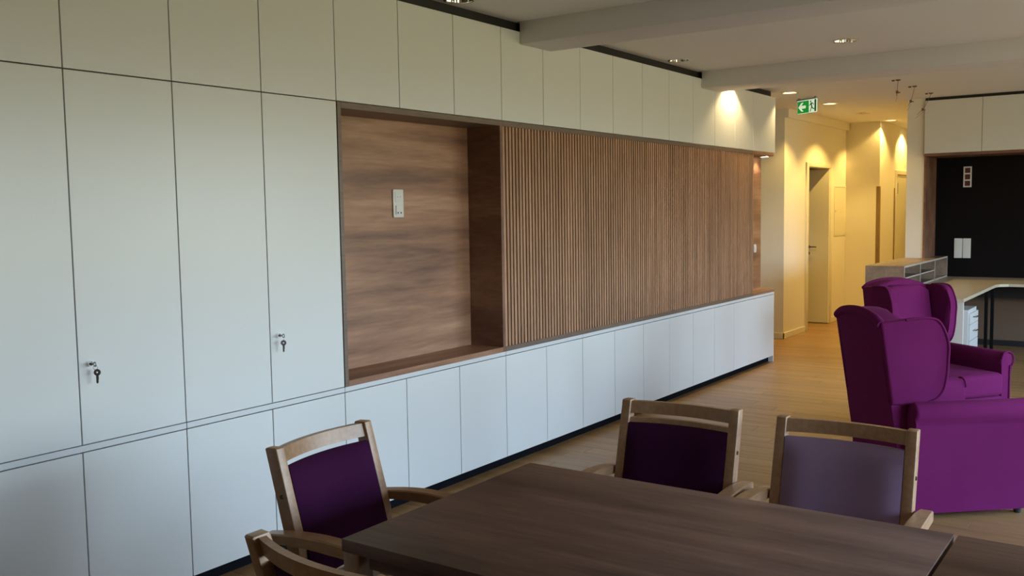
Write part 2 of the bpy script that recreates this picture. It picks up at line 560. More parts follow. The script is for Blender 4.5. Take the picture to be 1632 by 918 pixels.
# far door in the corridor
d2 = bmesh.new()
add_box(d2, -0.062, -0.035, 14.36, 14.43, 0, 2.06, 0.003, 1)
add_box(d2, -0.062, -0.035, 15.22, 15.29, 0, 2.06, 0.003, 1)
add_box(d2, -0.062, -0.035, 14.43, 15.22, 2.0, 2.06, 0.003, 1)
door2 = struct('door_2', d2, M_doorp, 'cream door far along the corridor')
lf2 = part('door_leaf', box(-0.062, -0.045, 14.435, 15.215, 0.01, 1.995, 0.002, 1), M_doorp, door2)
part('hinge', box(-0.046, -0.028, 14.433, 14.455, 1.72, 1.88, 0.003, 1), M_steel, lf2)

# ================================================================== fitted cabinet wall
W0, Y0 = 0.45, 1.889
def ky(k): return Y0+W0*k
ZB, ZL, ZS, ZU, ZT = 0.062, 0.684, 0.710, 2.086, 2.633
G = 0.0022
DEP = 0.36
def door_panel(ya, yb, z0, z1):
    return box(-0.019, 0, ya+G, yb-G, z0+G, z1-G, 0.0012, 1)
def carcass(y0, y1, z0, z1, x1=-0.0205):
    t = 0.018
    bm = bmesh.new()
    add_box(bm, -DEP, x1, y0+0.0005, y0+t, z0, z1)
    add_box(bm, -DEP, x1, y1-t, y1-0.0005, z0, z1)
    add_box(bm, -DEP, x1, y0+t, y1-t, z0, z0+t)
    add_box(bm, -DEP, x1, y0+t, y1-t, z1-t, z1)
    add_box(bm, -DEP, -DEP+0.01, y0+t, y1-t, z0+t, z1-t)
    # no strips behind the joints: the carcass colour holds the gap shade
    return bm

def unit(name, label, cat, ks, z0, z1, group, rail=False, plinth=False):
    y0 = ky(ks[0]) if not isinstance(ks[0], float) else ks[0]
    ys = [ky(k) if isinstance(k, int) else k for k in ks]
    t = thing(name, label, cat, (0, ys[0], z0 if not plinth else 0), 0, group)
    oz = z0 if not plinth else 0
    L = [y-ys[0] for y in ys]
    part('carcass', carcass(0, L[-1], z0-oz, z1-oz), M_carc, t)
    for s in L[1:-1]:
        part('partition', box(-DEP+0.012, -0.0205, s-0.009, s+0.009, z0-oz+0.02, z1-oz-0.02), M_carc, t)
    ds = []
    top = z1-oz
    if rail: top = ZL-oz
    for a, b in zip(L[:-1], L[1:]):
        ds.append(part('door', door_panel(a, b, z0-oz, top), M_lam, t))
    if rail:
        part('edge_rail', box(-0.019, 0.0015, 0.0015, L[-1]-0.0015, ZL+0.0022-oz, ZS-0.0006-oz, 0.001, 1), M_lam2, t)
    if plinth:
        part('plinth', box(-0.07, -0.05, 0.0005, L[-1]-0.0005, 0.0, ZB-0.001), M_plinth, t)
    return t, ds

YE = 9.217
low_defs = [((-3, -2, -1), 'low white cabinet under the far left tall cupboard, outside the doors with keys'),
            ((-1, 0, 1), 'low white two-door cabinet below the tall cupboard with the nearer key'),
            ((1, 2, 3), 'low white two-door cabinet partly behind the chair at the short table end'),
            ((3, 4, 5, 6), 'low white three-door cabinet under the open wooden niche'),
            ((6, 7, 8), 'low white two-door cabinet under the near end of the slatted panel'),
            ((8, 9, 10), 'low white two-door cabinet second along under the slatted panel'),
            ((10, 11, 12), 'low white two-door cabinet third along under the slatted panel, behind the dark chair post'),
            ((12, 13, 14), 'low white two-door cabinet next to the wide end cabinet'),
            ((14, YE), 'wide single-fronted low white cabinet at the corridor end of the run')]
for ks, lb in low_defs:
    t, ds = unit('low_cabinet', lb, 'cabinet', ks, ZB, ZS, 'low cabinets along the left wall', rail=True, plinth=True)
    if ks[-1] == YE:
        part('end_panel', box(-DEP, -0.001, YE+0.0005-ky(14), YE+0.018-ky(14), 0.0, ZS-0.002, 0.001, 1), M_lam, t)
# tall cupboards
tall_defs = [((-3, -2, -1), 'tall white cupboard at the extreme left edge'),
             ((-1, 0, 1), 'tall white two-door cupboard with the nearer lock and key'),
             ((1, 2, 3), 'tall white two-door cupboard with a key, beside the wooden niche')]
def key_lock(door, yl, zl, swing):
    lk = bmesh.new()
    Mx = Matrix.Translation((0, yl, zl)) @ Matrix.Rotation(PI/2, 4, 'Y')
    add_lathe(lk, [(0.0005, 0.0), (0.0105, 0.0), (0.0105, 0.003), (0.0085, 0.012), (0.0085, 0.014), (0.0005, 0.014)], 18, Mx)
    l = part('lock', lk, M_chrome, door, 'round chrome cylinder lock')
    kb = bmesh.new()
    add_box(kb, 0.013, 0.030, yl-0.001, yl+0.001, zl-0.004, zl+0.004, 0.0005, 1)      # key blade in the lock
    # key bow in the lock
    add_lathe(kb, [(0.0045, -0.001), (0.010, -0.001), (0.010, 0.001), (0.0045, 0.001), (0.0045, -0.001)], 14,
              Matrix.Translation((0.038, yl, zl)) @ Matrix.Rotation(PI/2, 4, 'X'))
    # ring
    ring = [(0.040+0.003*math.sin(a), yl+0.007*math.sin(a)*swing, zl-0.012+0.008*math.cos(a)) for a in [2*PI*i/12 for i in range(13)]]
    add_tube(kb, ring, 0.0009, 5, False)
    # hanging spare key: round bow and toothed blade
    yk = yl+0.006*swing
    add_lathe(kb, [(0.003, -0.0011), (0.0125, -0.0011), (0.0125, 0.0011), (0.003, 0.0011), (0.003, -0.0011)], 16,
              Matrix.Translation((0.040, yk, zl-0.031)) @ Matrix.Rotation(0.9, 4, 'Z') @ Matrix.Rotation(PI/2, 4, 'X'))
    Mk = Matrix.Translation((0.040, yk, zl-0.031)) @ Matrix.Rotation(0.9, 4, 'Z')
    add_prism(kb, [(-0.0045, -0.011), (0.0045, -0.011), (0.0045, -0.028), (0.002, -0.031), (0.0045, -0.034), (0.003, -0.038), (0.0, -0.042), (-0.0045, -0.039)],
              -0.001, 0.001, 'y', M=Mk)
    part('key', kb, M_steel, l, 'small keys, one in the lock and one dangling')
for i, (ks, lb) in enumerate(tall_defs):
    t, ds = unit('tall_cabinet', lb, 'cabinet', ks, ZS+0.0005, ZU, 'tall cupboards left of the niche')
    if i:
        base = ky(ks[0])
        yl = (1.932 if i == 1 else 2.832)-base
        key_lock(ds[1], yl, 1.012-(ZS+0.0005), 1 if i == 1 else -0.4)
top_defs = [((-3, -2, -1), 'white overhead cabinet at the extreme left edge'),
            ((-1, 0, 1), 'white overhead cabinet above the tall cupboard with the nearer key'),
            ((1, 2, 3), 'white overhead cabinet left of the niche, above the farther key'),
            ((3, 4, 5, 6), 'white three-door overhead cabinet above the wooden niche'),
            ((6, 7, 8), 'white overhead cabinet meeting the nearer ceiling beam'),
            ((8, 9, 10), 'white overhead cabinet just beyond the nearer ceiling beam'),
            ((10, 11, 12), 'white overhead cabinet below the unlit recessed lamp between the beams'),
            ((12, 13, 14), 'white overhead cabinet meeting the farther ceiling beam'),
            ((14, 15, YE), 'white overhead cabinet at the run\'s lit corridor end')]
for ks, lb in top_defs:
    nm = ks[0]
    z0 = ZU+0.0005
    t, ds = unit('overhead_cabinet', lb, 'cabinet', ks, z0, ZT, 'overhead cabinets along the left wall')
    if ks[-1] == YE:
        part('end_panel', box(-DEP, -0.001, YE+0.0005-ky(14), YE+0.018-ky(14), 0.0, ZT-z0, 0.001, 1), M_lam, t)
# shadow-gap strips between cabinets and ceiling
tag(part('shadow_gap_strip', box(-0.05, -0.03, ky(-3), YE-0.03, ZT+0.001, CZ-0.001), M_black), 'black recessed strip between the left cabinets and the ceiling', 'strip')
# ---- niche
NY0, NY1 = 3.241, 4.589
Z0n, Z1n = ZS-0.001, ZU-0.001
t = thing('wall_niche', 'open walnut-brown niche with a power socket on its back', 'niche', (0, NY0, Z0n))
NL = NY1-NY0
H = Z1n-Z0n
ND = -0.242
T = 0.030
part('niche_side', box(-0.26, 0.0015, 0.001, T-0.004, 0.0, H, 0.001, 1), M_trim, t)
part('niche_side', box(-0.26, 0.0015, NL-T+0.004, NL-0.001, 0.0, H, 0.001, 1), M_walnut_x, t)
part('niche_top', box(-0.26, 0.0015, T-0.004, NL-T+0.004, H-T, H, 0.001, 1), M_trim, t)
part('niche_shelf', box(-0.26, 0.0015, T-0.004, NL-T+0.004, 0.0, T, 0.001, 1), M_walnut, t)
part('niche_back', box(-0.26, ND, T-0.004, NL-T+0.004, T, H-T), M_walnut, t)

# ---- double power socket in the niche
def rounded_rect(w_, h_, r, n=4):
    pts = []
    for cx, cy, a0 in ((w_/2-r, h_/2-r, 0), (-w_/2+r, h_/2-r, PI/2), (-w_/2+r, -h_/2+r, PI), (w_/2-r, -h_/2+r, 3*PI/2)):
        for i in range(n+1):
            a = a0+PI/2*i/n
            pts.append((cx+r*math.cos(a), cy+r*math.sin(a)))
    return pts
t = thing('power_socket', 'white two-gang socket plate on the back of the niche', 'socket', (ND, 3.92, 1.604))
part('cover_plate', prism(rounded_rect(0.083, 0.154, 0.006), 0.0005, 0.010, 'x', 0.002, 2), M_plastic, t)
sb = bmesh.new()
add_prism(sb, rounded_rect(0.055, 0.055, 0.004), 0.010, 0.0125, 'x', 0.0008, 1, M=Matrix.Translation((0, 0, 0.036)))
so_ = part('socket_insert', sb, M_plastic, t)
part('socket_well', add_lathe(bmesh.new(), [(0.0205, 0.0126), (0.0200, 0.0128), (0.018, 0.0045), (0.0005, 0.0045)], 20, Matrix.Translation((0, 0, 0.036)) @ Matrix.Rotation(PI/2, 4, 'Y')), M_well, so_)
pins = bmesh.new()
for dy in (-0.0095, 0.0095):
    add_lathe(pins, [(0.0003, 0.0142), (0.0024, 0.0142), (0.0024, 0.0136)], 8, Matrix.Translation((-0.0001, dy, 0.036)) @ Matrix.Rotation(PI/2, 4, 'Y'))
part('pin_hole', pins, M_darkpl, so_)
ib = bmesh.new()
add_prism(ib, rounded_rect(0.050, 0.050, 0.004), 0.010, 0.0155, 'x', 0.001, 1, M=Matrix.Translation((0, 0, -0.036)))
io = part('data_insert', ib, M_plastic, t)
jb = bmesh.new()
for dy in (-0.012, 0.012):
    add_box(jb, 0.0155, 0.0165, dy-0.0045, dy+0.0045, -0.056, -0.047, 0.0005, 1)
part('data_port', jb, M_darkpl, io)

# ---- slatted panel
SY0, SY1 = NY1, 8.654
t = thing('slatted_wall_panel', 'long brown panel of narrow upright wooden slats, right of the niche', 'panel', (0, SY0, Z0n))
SL = SY1-SY0
part('backing_board', box(-0.030, -0.018, 0.0, SL, T, H-T), M_felt, t)
part('bottom_rail', box(-0.14, 0.0015, 0.0005, SL, 0.0, T, 0.001, 1), M_trim, t)
part('top_rail', box(-0.14, 0.0015, 0.0005, SL, H-T, H, 0.001, 1), M_trim, t)
pitch = 0.0347
ns = int((SL-0.004)/pitch)
slat_me = mesh('slat', box(-0.018, 0.0, -0.0105, 0.0105, T+0.0005, H-T-0.0005, 0.0008, 1), M_slat)
for i in range(ns+1):
    part('slat', slat_me, None, t, loc=(0, 0.012+i*(SL-0.024)/ns, 0))
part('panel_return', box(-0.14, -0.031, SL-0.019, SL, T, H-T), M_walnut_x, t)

# ---- end shelf recess beyond the slats
t = thing('end_shelf', 'open brown wooden corner shelf at the corridor end of the cabinets', 'shelf', (0, SY1, Z0n))
EL = YE-SY1
part('shelf_board', prism([(-0.16, 0.0005), (0.0015, 0.0005), (0.0015, EL+0.012), (-0.004, EL+0.018), (-0.16, EL+0.018)], 0.0, T, 'z', 0.0015, 1), M_walnut, t)
part('soffit_board', prism([(-0.16, 0.0005), (0.0015, 0.0005), (0.0015, EL-0.03), (-0.02, EL+0.012), (-0.05, EL+0.018), (-0.16, EL+0.018)], H-T, H, 'z', 0.0015, 1), M_walnut, t)
part('back_board', box(-0.16, -0.142, 0.0005, EL+0.018, T, H-T), M_walnut, t)
# switch on it
t = thing('light_switch', 'small white switch on the dark wood of the end shelf', 'switch', (-0.142, 9.062, 1.147))
part('cover_plate', prism(rounded_rect(0.055, 0.08, 0.005), 0.0005, 0.009, 'x', 0.002, 1), M_plastic, t)
part('rocker', prism(rounded_rect(0.038, 0.055, 0.003), 0.009, 0.013, 'x', 0.001, 1), M_plastic, t)
# lamp under soffit
t = thing('cabinet_spotlight', 'lit flat round lamp under the end of the overhead cabinet', 'lamp', (-0.055, 9.09, Z1n-T-0.0005))
part('housing', add_lathe(bmesh.new(), [(0.045, 0.0), (0.050, 0.0), (0.050, -0.007), (0.046, -0.010), (0.041, -0.009), (0.041, 0.0)], 24), M_steel, t)
part('lens', add_lathe(bmesh.new(), [(0.0005, -0.008), (0.041, -0.008), (0.041, -0.004), (0.0005, -0.004)], 24), M_lens, t)
ld = bpy.data.lights.new('cabinet_spotlight_light', 'SPOT')
ld.energy = 7; ld.color = (1, 0.80, 0.5); ld.spot_size = math.radians(130); ld.spot_blend = 0.5; ld.shadow_soft_size = 0.03
lo = bpy.data.objects.new('cabinet_spotlight_light', ld); COL.objects.link(lo); lo.parent = t; lo.location = (0, 0, -0.015)

# ================================================================== recessed lamps
def lamp_meshes():
    ring = mesh('trim_ring', add_lathe(bmesh.new(), [(0.072, 0.0), (0.086, 0.0), (0.0865, -0.002), (0.084, -0.0045), (0.076, -0.005), (0.072, -0.002), (0.072, 0.0)], 32), M_chrome)
    bmr = bmesh.new()
    n = 28
    prof = [(0.072, 0.0), (0.066, 0.022), (0.056, 0.044), (0.040, 0.062)]
    for (r0, z0), (r1, z1) in zip(prof[:-1], prof[1:]):
        for k in range(n):
            a, b = 2*PI*k/n, 2*PI*(k+1)/n
            am = (a+b)/2
            f = 0.955
            vs = [bmr.verts.new((r0*math.cos(a), r0*math.sin(a), z0)), bmr.verts.new((r0*f*math.cos(am), r0*f*math.sin(am), z0+0.001)), bmr.verts.new((r0*math.cos(b), r0*math.sin(b), z0)),
                  bmr.verts.new((r1*math.cos(b), r1*math.sin(b), z1)), bmr.verts.new((r1*f*math.cos(am), r1*f*math.sin(am), z1)), bmr.verts.new((r1*math.cos(a), r1*math.sin(a), z1))]
            bmr.faces.new((vs[0], vs[1], vs[4], vs[5]))
            bmr.faces.new((vs[1], vs[2], vs[3], vs[4]))
    refl = mesh('reflector', bmr, M_reflect, 5)
    can = mesh('lamp_can', add_lathe(bmesh.new(), [(0.077, 0.001), (0.077, 0.10), (0.0005, 0.10)], 24), M_black)
    cap = mesh('lamp_holder', add_lathe(bmesh.new(), [(0.041, 0.062), (0.041, 0.066), (0.0005, 0.066)], 24), M_darkpl)
    bulb_off = mesh('bulb', add_lathe(bmesh.new(), [(0.0005, 0.030), (0.014, 0.033), (0.018, 0.045), (0.018, 0.0655)], 16), M_plastic)
    bulb_on = mesh('bulb', add_lathe(bmesh.new(), [(0.0005, 0.030), (0.014, 0.033), (0.018, 0.045), (0.018, 0.0655)], 16), M_bulb)
    glow = mesh('lens', add_lathe(bmesh.new(), [(0.0005, 0.004), (0.0705, 0.004), (0.0705, 0.006), (0.0005, 0.006)], 24), M_bulb)
    return ring, refl, can, cap, bulb_off, bulb_on, glow
LM = lamp_meshes()
lamp_labels = {
    (0.09, 1.4): 'unlit recessed ceiling lamp above the tall cupboards, outside the view',
    (0.09, 2.75): 'unlit recessed ceiling lamp above the farther key, outside the view',
    (0.085, 4.09): 'unlit chrome recessed lamp cut by the top edge, above the niche',
    (0.11, 6.79): 'unlit chrome recessed lamp between the beams, right beside the black strip',
    (0.09, 8.06): 'lit recessed lamp hidden by the farther beam, its cone falling on the overhead cabinets',
    (0.08, 9.42): 'lit recessed lamp at the cabinet run\'s end, left above the exit sign',
    (0.085, 10.73): 'lit recessed lamp immediately right of the exit sign',
    (0.09, 12.08): 'lit recessed corridor lamp, third from the cabinets and dimmest looking',
    (0.105, 13.38): 'lit recessed corridor lamp above the wall projection',
    (0.11, 14.75): 'lit recessed lamp deepest in the corridor',
    (1.371, 6.76): 'unlit chrome recessed lamp alone out in the room between the beams',
    (1.371, 4.09): 'unlit recessed lamp out in the room before the nearer beam',
    (1.371, 9.42): 'unlit recessed lamp out in the room beyond the farther beam'}
for L_ in LAMPS:
    if L_ == (1.371, 9.42): pass
    lit = L_ in LIT
    t = thing('recessed_lamp', lamp_labels[L_], 'lamp', (L_[0], L_[1], CZ), 0, 'recessed ceiling lamps')
    part('trim_ring', LM[0], None, t)
    part('reflector', LM[1], None, t)
    part('lamp_can', LM[2], None, t)
    part('lamp_holder', LM[3], None, t)
    part('bulb', LM[5] if lit else LM[4], None, t)
    if lit and L_[1] != 12.08:
        part('lens', LM[6], None, t)
    if lit:
        ld = bpy.data.lights.new('downlight', 'SPOT')
        ld.energy = SPOT_POWER*(0.5 if L_[1] < 10 else 1.0)
        ld.color = (1.0, 0.74, 0.36) if L_[1] < 10 else SPOT_COL
        ld.spot_size = math.radians(122)
        ld.spot_blend = 0.4
        ld.shadow_soft_size = 0.02
        lo = bpy.data.objects.new('downlight', ld)
        COL.objects.link(lo)
        lo.parent = t
        lo.location = (0, 0, -0.008)

# ================================================================== exit sign
t = thing('exit_sign', 'green and white exit sign with arrow and running figure, hanging from the ceiling', 'sign', (0.085, 9.95, CZ), math.radians(-30))
SWd, SH = 0.285, 0.135
ztop = -0.018
hbm = bmesh.new()
add_box(hbm, -SWd/2-0.004, SWd/2+0.004, -0.016, 0.016, ztop-0.008, -0.010, 0.003, 2)
for sx in (-0.12, 0.12):
    add_box(hbm, sx-0.012, sx+0.012, -0.010, 0.010, -0.011, -0.0005, 0.002, 1)
part('mounting_rail', hbm, M_steel, t)
sp = part('sign_plate', box(-SWd/2, SWd/2, -0.005, 0.005, ztop-0.008-SH, ztop-0.008, 0.001, 1), M_signw, t)
zc_ = ztop-0.008-SH/2
def flat(pts, yf=-0.0056, back=-0.0049):
    return prism([(u, v+zc_) for u, v in pts], yf, back, 'y')
part('green_field', flat([(-0.139, -0.064), (0.030, -0.064), (0.030, 0.060), (-0.139, 0.060)]), M_green, sp)
arrow = [(-0.126, -0.002), (-0.080, 0.044), (-0.048, 0.044), (-0.080, 0.013), (-0.020, 0.013), (-0.014, 0.008), (-0.014, -0.012), (-0.020, -0.017), (-0.080, -0.017), (-0.048, -0.046), (-0.078, -0.046)]
part('arrow', flat(arrow, -0.0062, -0.0055), M_signw, sp)
part('door_symbol', flat([(0.112, -0.060), (0.139, -0.060), (0.139, 0.062), (0.112, 0.062)]), M_green2, sp)
mb = bmesh.new()
def limb(a, b, w0, w1):
    a = Vector((a[0], a[1])); b = Vector((b[0], b[1]))
    d = (b-a).normalized(); nrm = Vector((-d.y, d.x))
    pts = [a+nrm*w0, a-nrm*w0, b-nrm*w1, b+nrm*w1]
    add_prism(mb, [(p.x, p.y+zc_) for p in pts], -0.0060-0.0001*len(mb.faces)/20, -0.0049, 'y')
hd = [(0.058+0.0095*math.cos(2*PI*i/14), 0.046+0.0095*math.sin(2*PI*i/14)) for i in range(14)]
add_prism(mb, [(u, v+zc_) for u, v in hd], -0.0060, -0.0049, 'y')
limb((0.062, 0.032), (0.074, -0.010), 0.010, 0.008)
limb((0.062, 0.030), (0.046, 0.008), 0.005, 0.004)
limb((0.046, 0.010), (0.034, 0.006), 0.0042, 0.0035)
limb((0.064, 0.032), (0.092, 0.024), 0.005, 0.0045)
limb((0.091, 0.026), (0.100, 0.008), 0.0042, 0.0035)
limb((0.072, -0.008), (0.062, -0.036), 0.0062, 0.005)
limb((0.062, -0.034), (0.048, -0.058), 0.005, 0.004)
limb((0.074, -0.008), (0.090, -0.030), 0.0065, 0.005)
limb((0.088, -0.029), (0.112, -0.033), 0.005, 0.004)
part('running_figure', mb, M_green2, sp)

# ================================================================== ceiling cables
def cable(x, y, label, dx, dy, L, n):
    t = thing('ceiling_cable', label, 'cable', (x, y, CZ), 0, 'loose ceiling cables')
    bm = bmesh.new()
    add_lathe(bm, [(0.0005, 0.0), (0.022, 0.0), (0.022, -0.006), (0.012, -0.012), (0.0005, -0.012)], 12)
    add_box(bm, -0.055, -0.030, -0.008, 0.008, -0.012, -0.0005, 0.002, 1)
    part('ceiling_clip', bm, M_cable, t)
    p = catmull([(0, 0, -0.010), (dx*0.2, dy*0.2, -L*0.35), (dx*0.5, dy*0.5, -L*0.7), (dx, dy, -L)], 5)
    w_ = part('wire', tube(p, 0.0022, 6), M_cable, t)
    tb = bmesh.new()
    q = p[int(len(p)*0.72)]
    add_box(tb, q.x-0.010, q.x+0.010, q.y-0.008, q.y+0.008, q.z-0.013, q.z+0.013, 0.003, 1)
    add_box(tb, q.x+0.010, q.x+0.028, q.y-0.006, q.y+0.006, q.z-0.010, q.z-0.001, 0.002, 1)
    part('terminal_block', tb, M_cable, w_)
    p2 = catmull([(q.x, q.y, q.z-0.012), (q.x+dx*0.2+0.004, q.y, q.z-0.05), (q.x+dx*0.5-0.004, q.y, q.z-0.085)], 4)
    part('wire_end', tube(p2, 0.0012, 5), M_cable, w_)
cable(1.170, 9.145, 'loose cable hanging from the ceiling, nearest of the three to the beam', -0.012, 0.0, 0.145, 0)
cable(1.185, 9.735, 'middle of three loose ceiling cables, slanting left', -0.055, 0.0, 0.185, 1)
cable(1.190, 10.45, 'loose ceiling cable in front of the alcove cabinet corner', -0.13, 0.0, 0.21, 2)

# corner guard and thin guard, access panel
tag(part('corner_guard', prism([(-0.072, 13.398), (-0.026, 13.398), (-0.026, 13.45), (-0.0295, 13.45), (-0.0295, 13.3995), (-0.072, 13.3995)], 0.075, 1.815, 'z'), M_guard),
    'brown wooden guard strip on the corridor wall corner', 'guard')
tag(part('edge_guard', box(-0.0295, -0.022, 14.20, 14.245, 0.07, 1.80, 0.001, 1), M_guard), 'thin dark guard strip deeper in the corridor', 'guard')
t = thing('access_hatch', 'flush cream access hatch on the corridor wall beyond the doorway', 'hatch', (-0.479, 13.17, 1.49))
hf = bmesh.new()
for a in ((-0.30, -0.285, -0.335, 0.335), (0.285, 0.30, -0.335, 0.335), (-0.285, 0.285, -0.335, -0.320), (-0.285, 0.285, 0.320, 0.335)):
    add_box(hf, 0, 0.006, a[0], a[1], a[2], a[3], 0.001, 1)
part('hatch_frame', hf, M_doorp, t)
part('hatch_door', box(0, 0.004, -0.281, 0.281, -0.316, 0.316, 0.001, 1), M_doorp, t)
part('lock', add_lathe(bmesh.new(), [(0.012, 0.004), (0.012, 0.007), (0.0005, 0.007)], 12, Matrix.Translation((0, -0.25, 0)) @ Matrix.Rotation(PI/2, 4, 'Y')), M_steel, t)

# ================================================================== desk alcove
AY = 10.90
for i, (xa, lb) in enumerate(((1.041, 'white overhead alcove cabinet at the left, next to the wall pier'), (2.161, 'white overhead alcove cabinet further right, mostly outside the view'))):
    t = thing('alcove_cabinet', lb, 'cabinet', (xa, AY, 2.10), 0, 'overhead cabinets above the desk')
    for s in (0, 1):
        part('door', box(s*0.56+0.002, (s+1)*0.56-0.002, 0.0, 0.019, 0.0, 0.558, 0.0012, 1), M_lam, t)
    cb2 = bmesh.new()
    add_box(cb2, 0.0005, 0.018, 0.0205, 0.59, 0, 0.56)
    add_box(cb2, 1.102, 1.1195, 0.0205, 0.59, 0, 0.56)
    add_box(cb2, 0.55, 0.57, 0.0205, 0.59, 0.018, 0.54)
    add_box(cb2, 0.018, 1.102, 0.0205, 0.59, 0.54, 0.56)
    add_box(cb2, 0.018, 1.102, 0.0205, 0.59, 0.0, 0.018)
    part('carcass', cb2, M_carc, t)
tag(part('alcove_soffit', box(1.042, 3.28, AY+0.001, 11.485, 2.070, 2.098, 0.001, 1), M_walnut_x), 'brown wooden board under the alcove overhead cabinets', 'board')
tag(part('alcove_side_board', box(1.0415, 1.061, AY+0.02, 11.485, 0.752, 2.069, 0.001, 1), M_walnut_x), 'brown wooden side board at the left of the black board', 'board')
tag(part('shadow_gap_strip', box(1.05, 3.28, AY+0.02, AY+0.04, 2.661, CZ-0.001), M_black), 'black recessed strip above the alcove cabinets', 'strip')
tag(part('black_board', box(1.062, 3.28, 11.455, 11.485, 0.752, 2.069, 0.001, 1), M_felt), 'large matt black board on the alcove wall above the desk', 'board')
# sockets on the black board
t = thing('wall_box_frame', 'white three-gang frame with open red-brown boxes high on the black board', 'socket', (1.382, 11.455, 1.853))
fr = bmesh.new()
W3, H3 = 0.083, 0.226
for x0, x1, z0, z1 in ((-W3/2, -W3/2+0.014, -H3/2, H3/2), (W3/2-0.014, W3/2, -H3/2, H3/2)):
    add_box(fr, x0, x1, -0.010, -0.0005, z0, z1, 0.001, 1)
for zc2, hh in ((-H3/2+0.007, 0.007), (H3/2-0.007, 0.007), (-0.0355, 0.008), (0.0355, 0.008)):
    add_box(fr, -W3/2+0.014, W3/2-0.014, -0.010, -0.0005, zc2-hh, zc2+hh)
part('cover_frame', fr, M_plastic, t)
for zc2 in (-0.071, 0, 0.071):
    part('open_box', box(-W3/2+0.0145, W3/2-0.0145, -0.003, -0.0005, zc2-0.0275, zc2+0.0275), M_red, t)
def gang3(x, label):
    t = thing('power_socket', label, 'socket', (x, 11.455, 1.067), 0, 'sockets low on the black board')
    part('cover_plate', prism(rounded_rect(0.081, 0.218, 0.004), -0.010, -0.0005, 'y', 0.0015, 1), M_plastic, t)
    for zc2 in (0.071, 0.0, -0.071):
        s = part('socket_insert', prism(rounded_rect(0.054, 0.054, 0.003), -0.0125, -0.010, 'y', 0.001, 1, M=Matrix.Translation((0, 0, zc2))), M_plastic, t)
        part('socket_well', add_lathe(bmesh.new(), [(0.019, 0.0128), (0.018, 0.006), (0.0005, 0.006)], 16, Matrix.Translation((0, 0, zc2)) @ Matrix.Rotation(PI/2, 4, 'X')), M_plastic if zc2 > -0.05 else M_steel, s)
gang3(1.303, 'cream upright socket plate low on the black board, the left of a pair')
gang3(1.390, 'cream upright socket plate low on the black board, the right of a pair')

# desk
t = thing('corner_desk', 'cream L-shaped desk top on a white end panel, in the alcove', 'desk', (1.3, 9.9, 0))
def off(pts, ox=1.3, oy=9.9): return [(x-ox, y-oy) for x, y in pts]
top = off([(1.15, 8.70), (1.83, 8.70), (1.83, 10.40), (1.855, 10.50), (1.93, 10.56), (3.28, 10.56), (3.28, 11.452), (1.063, 11.452), (1.063, 10.90), (0.845, 10.90), (0.845, 9.36), (1.15, 9.36)])
part('desk_top', prism(top, 0.722, 0.750, 'z', 0.002, 1), M_desk, t)
part('end_panel', box(1.15-1.3, 1.83-1.3, 8.702-9.9, 8.727-9.9, 0, 0.7215, 0.0015, 1), M_deskw, t)
for (x, y) in ((1.722, 10.62), (1.772, 10.66), (3.15, 10.72), (1.10, 10.62)):
    part('leg', box(x-1.3-0.015, x-1.3+0.015, y-9.9-0.015, y-9.9+0.015, 0, 0.7215, 0.003, 1), M_felt, t)
part('side_panel', box(0.847-1.3, 1.149-1.3, 9.362-9.9, 9.380-9.9, 0, 0.7215, 0.001, 1), M_orgw, t, 'brown wooden panel')
part('side_panel', box(0.847-1.3, 0.865-1.3, 9.3805-9.9, 10.898-9.9, 0, 0.7215, 0.001, 1), M_orgw, t, 'brown wooden panel')
part('cable_rail', box(1.10-1.3, 3.1-1.3, 11.2-9.9, 11.23-9.9, 0.55, 0.70), M_black, t)
# pedestal
t = thing('drawer_pedestal', 'white rolling drawer unit with chrome handles under the desk', 'drawers', (1.36, 9.62, 0), 0)
part('cabinet_body', box(-0.20, 0.36, 0, 0.43, 0.04, 0.565, 0.002, 1), M_lam, t)
for i, (z0, z1) in enumerate(((0.43, 0.53), (0.275, 0.425), (0.05, 0.27))):
    d = part('drawer', box(0.3605, 0.378, 0.004, 0.426, z0, z1, 0.0015, 1), M_lam, t)
    hb = bmesh.new()
    zc2 = (z0+z1)/2+0.01
    add_tube(hb, [(0.378, 0.14, zc2), (0.402, 0.145, zc2), (0.405, 0.16, zc2), (0.405, 0.27, zc2), (0.402, 0.285, zc2), (0.378, 0.29, zc2)], 0.0055, 8)
    part('handle', hb, M_chrome, d)
for x in (-0.15, 0.31):
    for y in (0.05, 0.38):
        part('caster', add_lathe(bmesh.new(), [(0.0005, -0.012), (0.019, -0.012), (0.019, 0.012), (0.0005, 0.012)], 14, Matrix.Translation((x, y, 0.0205)) @ Matrix.Rotation(PI/2, 4, 'X')), M_darkpl, t)
# organiser on the desk
t = thing('desk_organiser', 'long brown wooden pigeonhole shelf standing on the desk behind the armchair', 'shelf', (0.99, 9.40, 0.7505))
OX0, OX1, OZ, OLn = -0.150, 0.205, 0.228, 2.05
LO = [(OX0, 0), (OX1, 0), (OX1, OLn), (0.074, OLn), (0.074, 1.515), (OX0, 1.515)]
def oshape(d, e): return [(OX0+d, d), (OX1-e, d), (OX1-e, OLn-d), (0.074+d, OLn-d), (0.074+d, 1.515-d), (OX0+d, 1.515-d)]
part('top_board', prism(LO, OZ-0.018, OZ, 'z', 0.001, 1), M_orgw, t)
part('end_board', box(OX0, OX1-0.001, 0.0005, 0.019, 0.0, OZ-0.0185), M_orgw, t)
part('end_board', box(0.075, OX1-0.001, OLn-0.019, OLn-0.0005, 0.0, OZ-0.0185), M_orgw, t)
part('rear_board', box(OX0, OX0+0.012, 0.0195, 1.514, 0.0, OZ-0.0185), M_orgw, t)
part('rear_board', box(0.075, 0.087, 1.5145, OLn-0.0195, 0.0, OZ-0.0185), M_orgw, t)
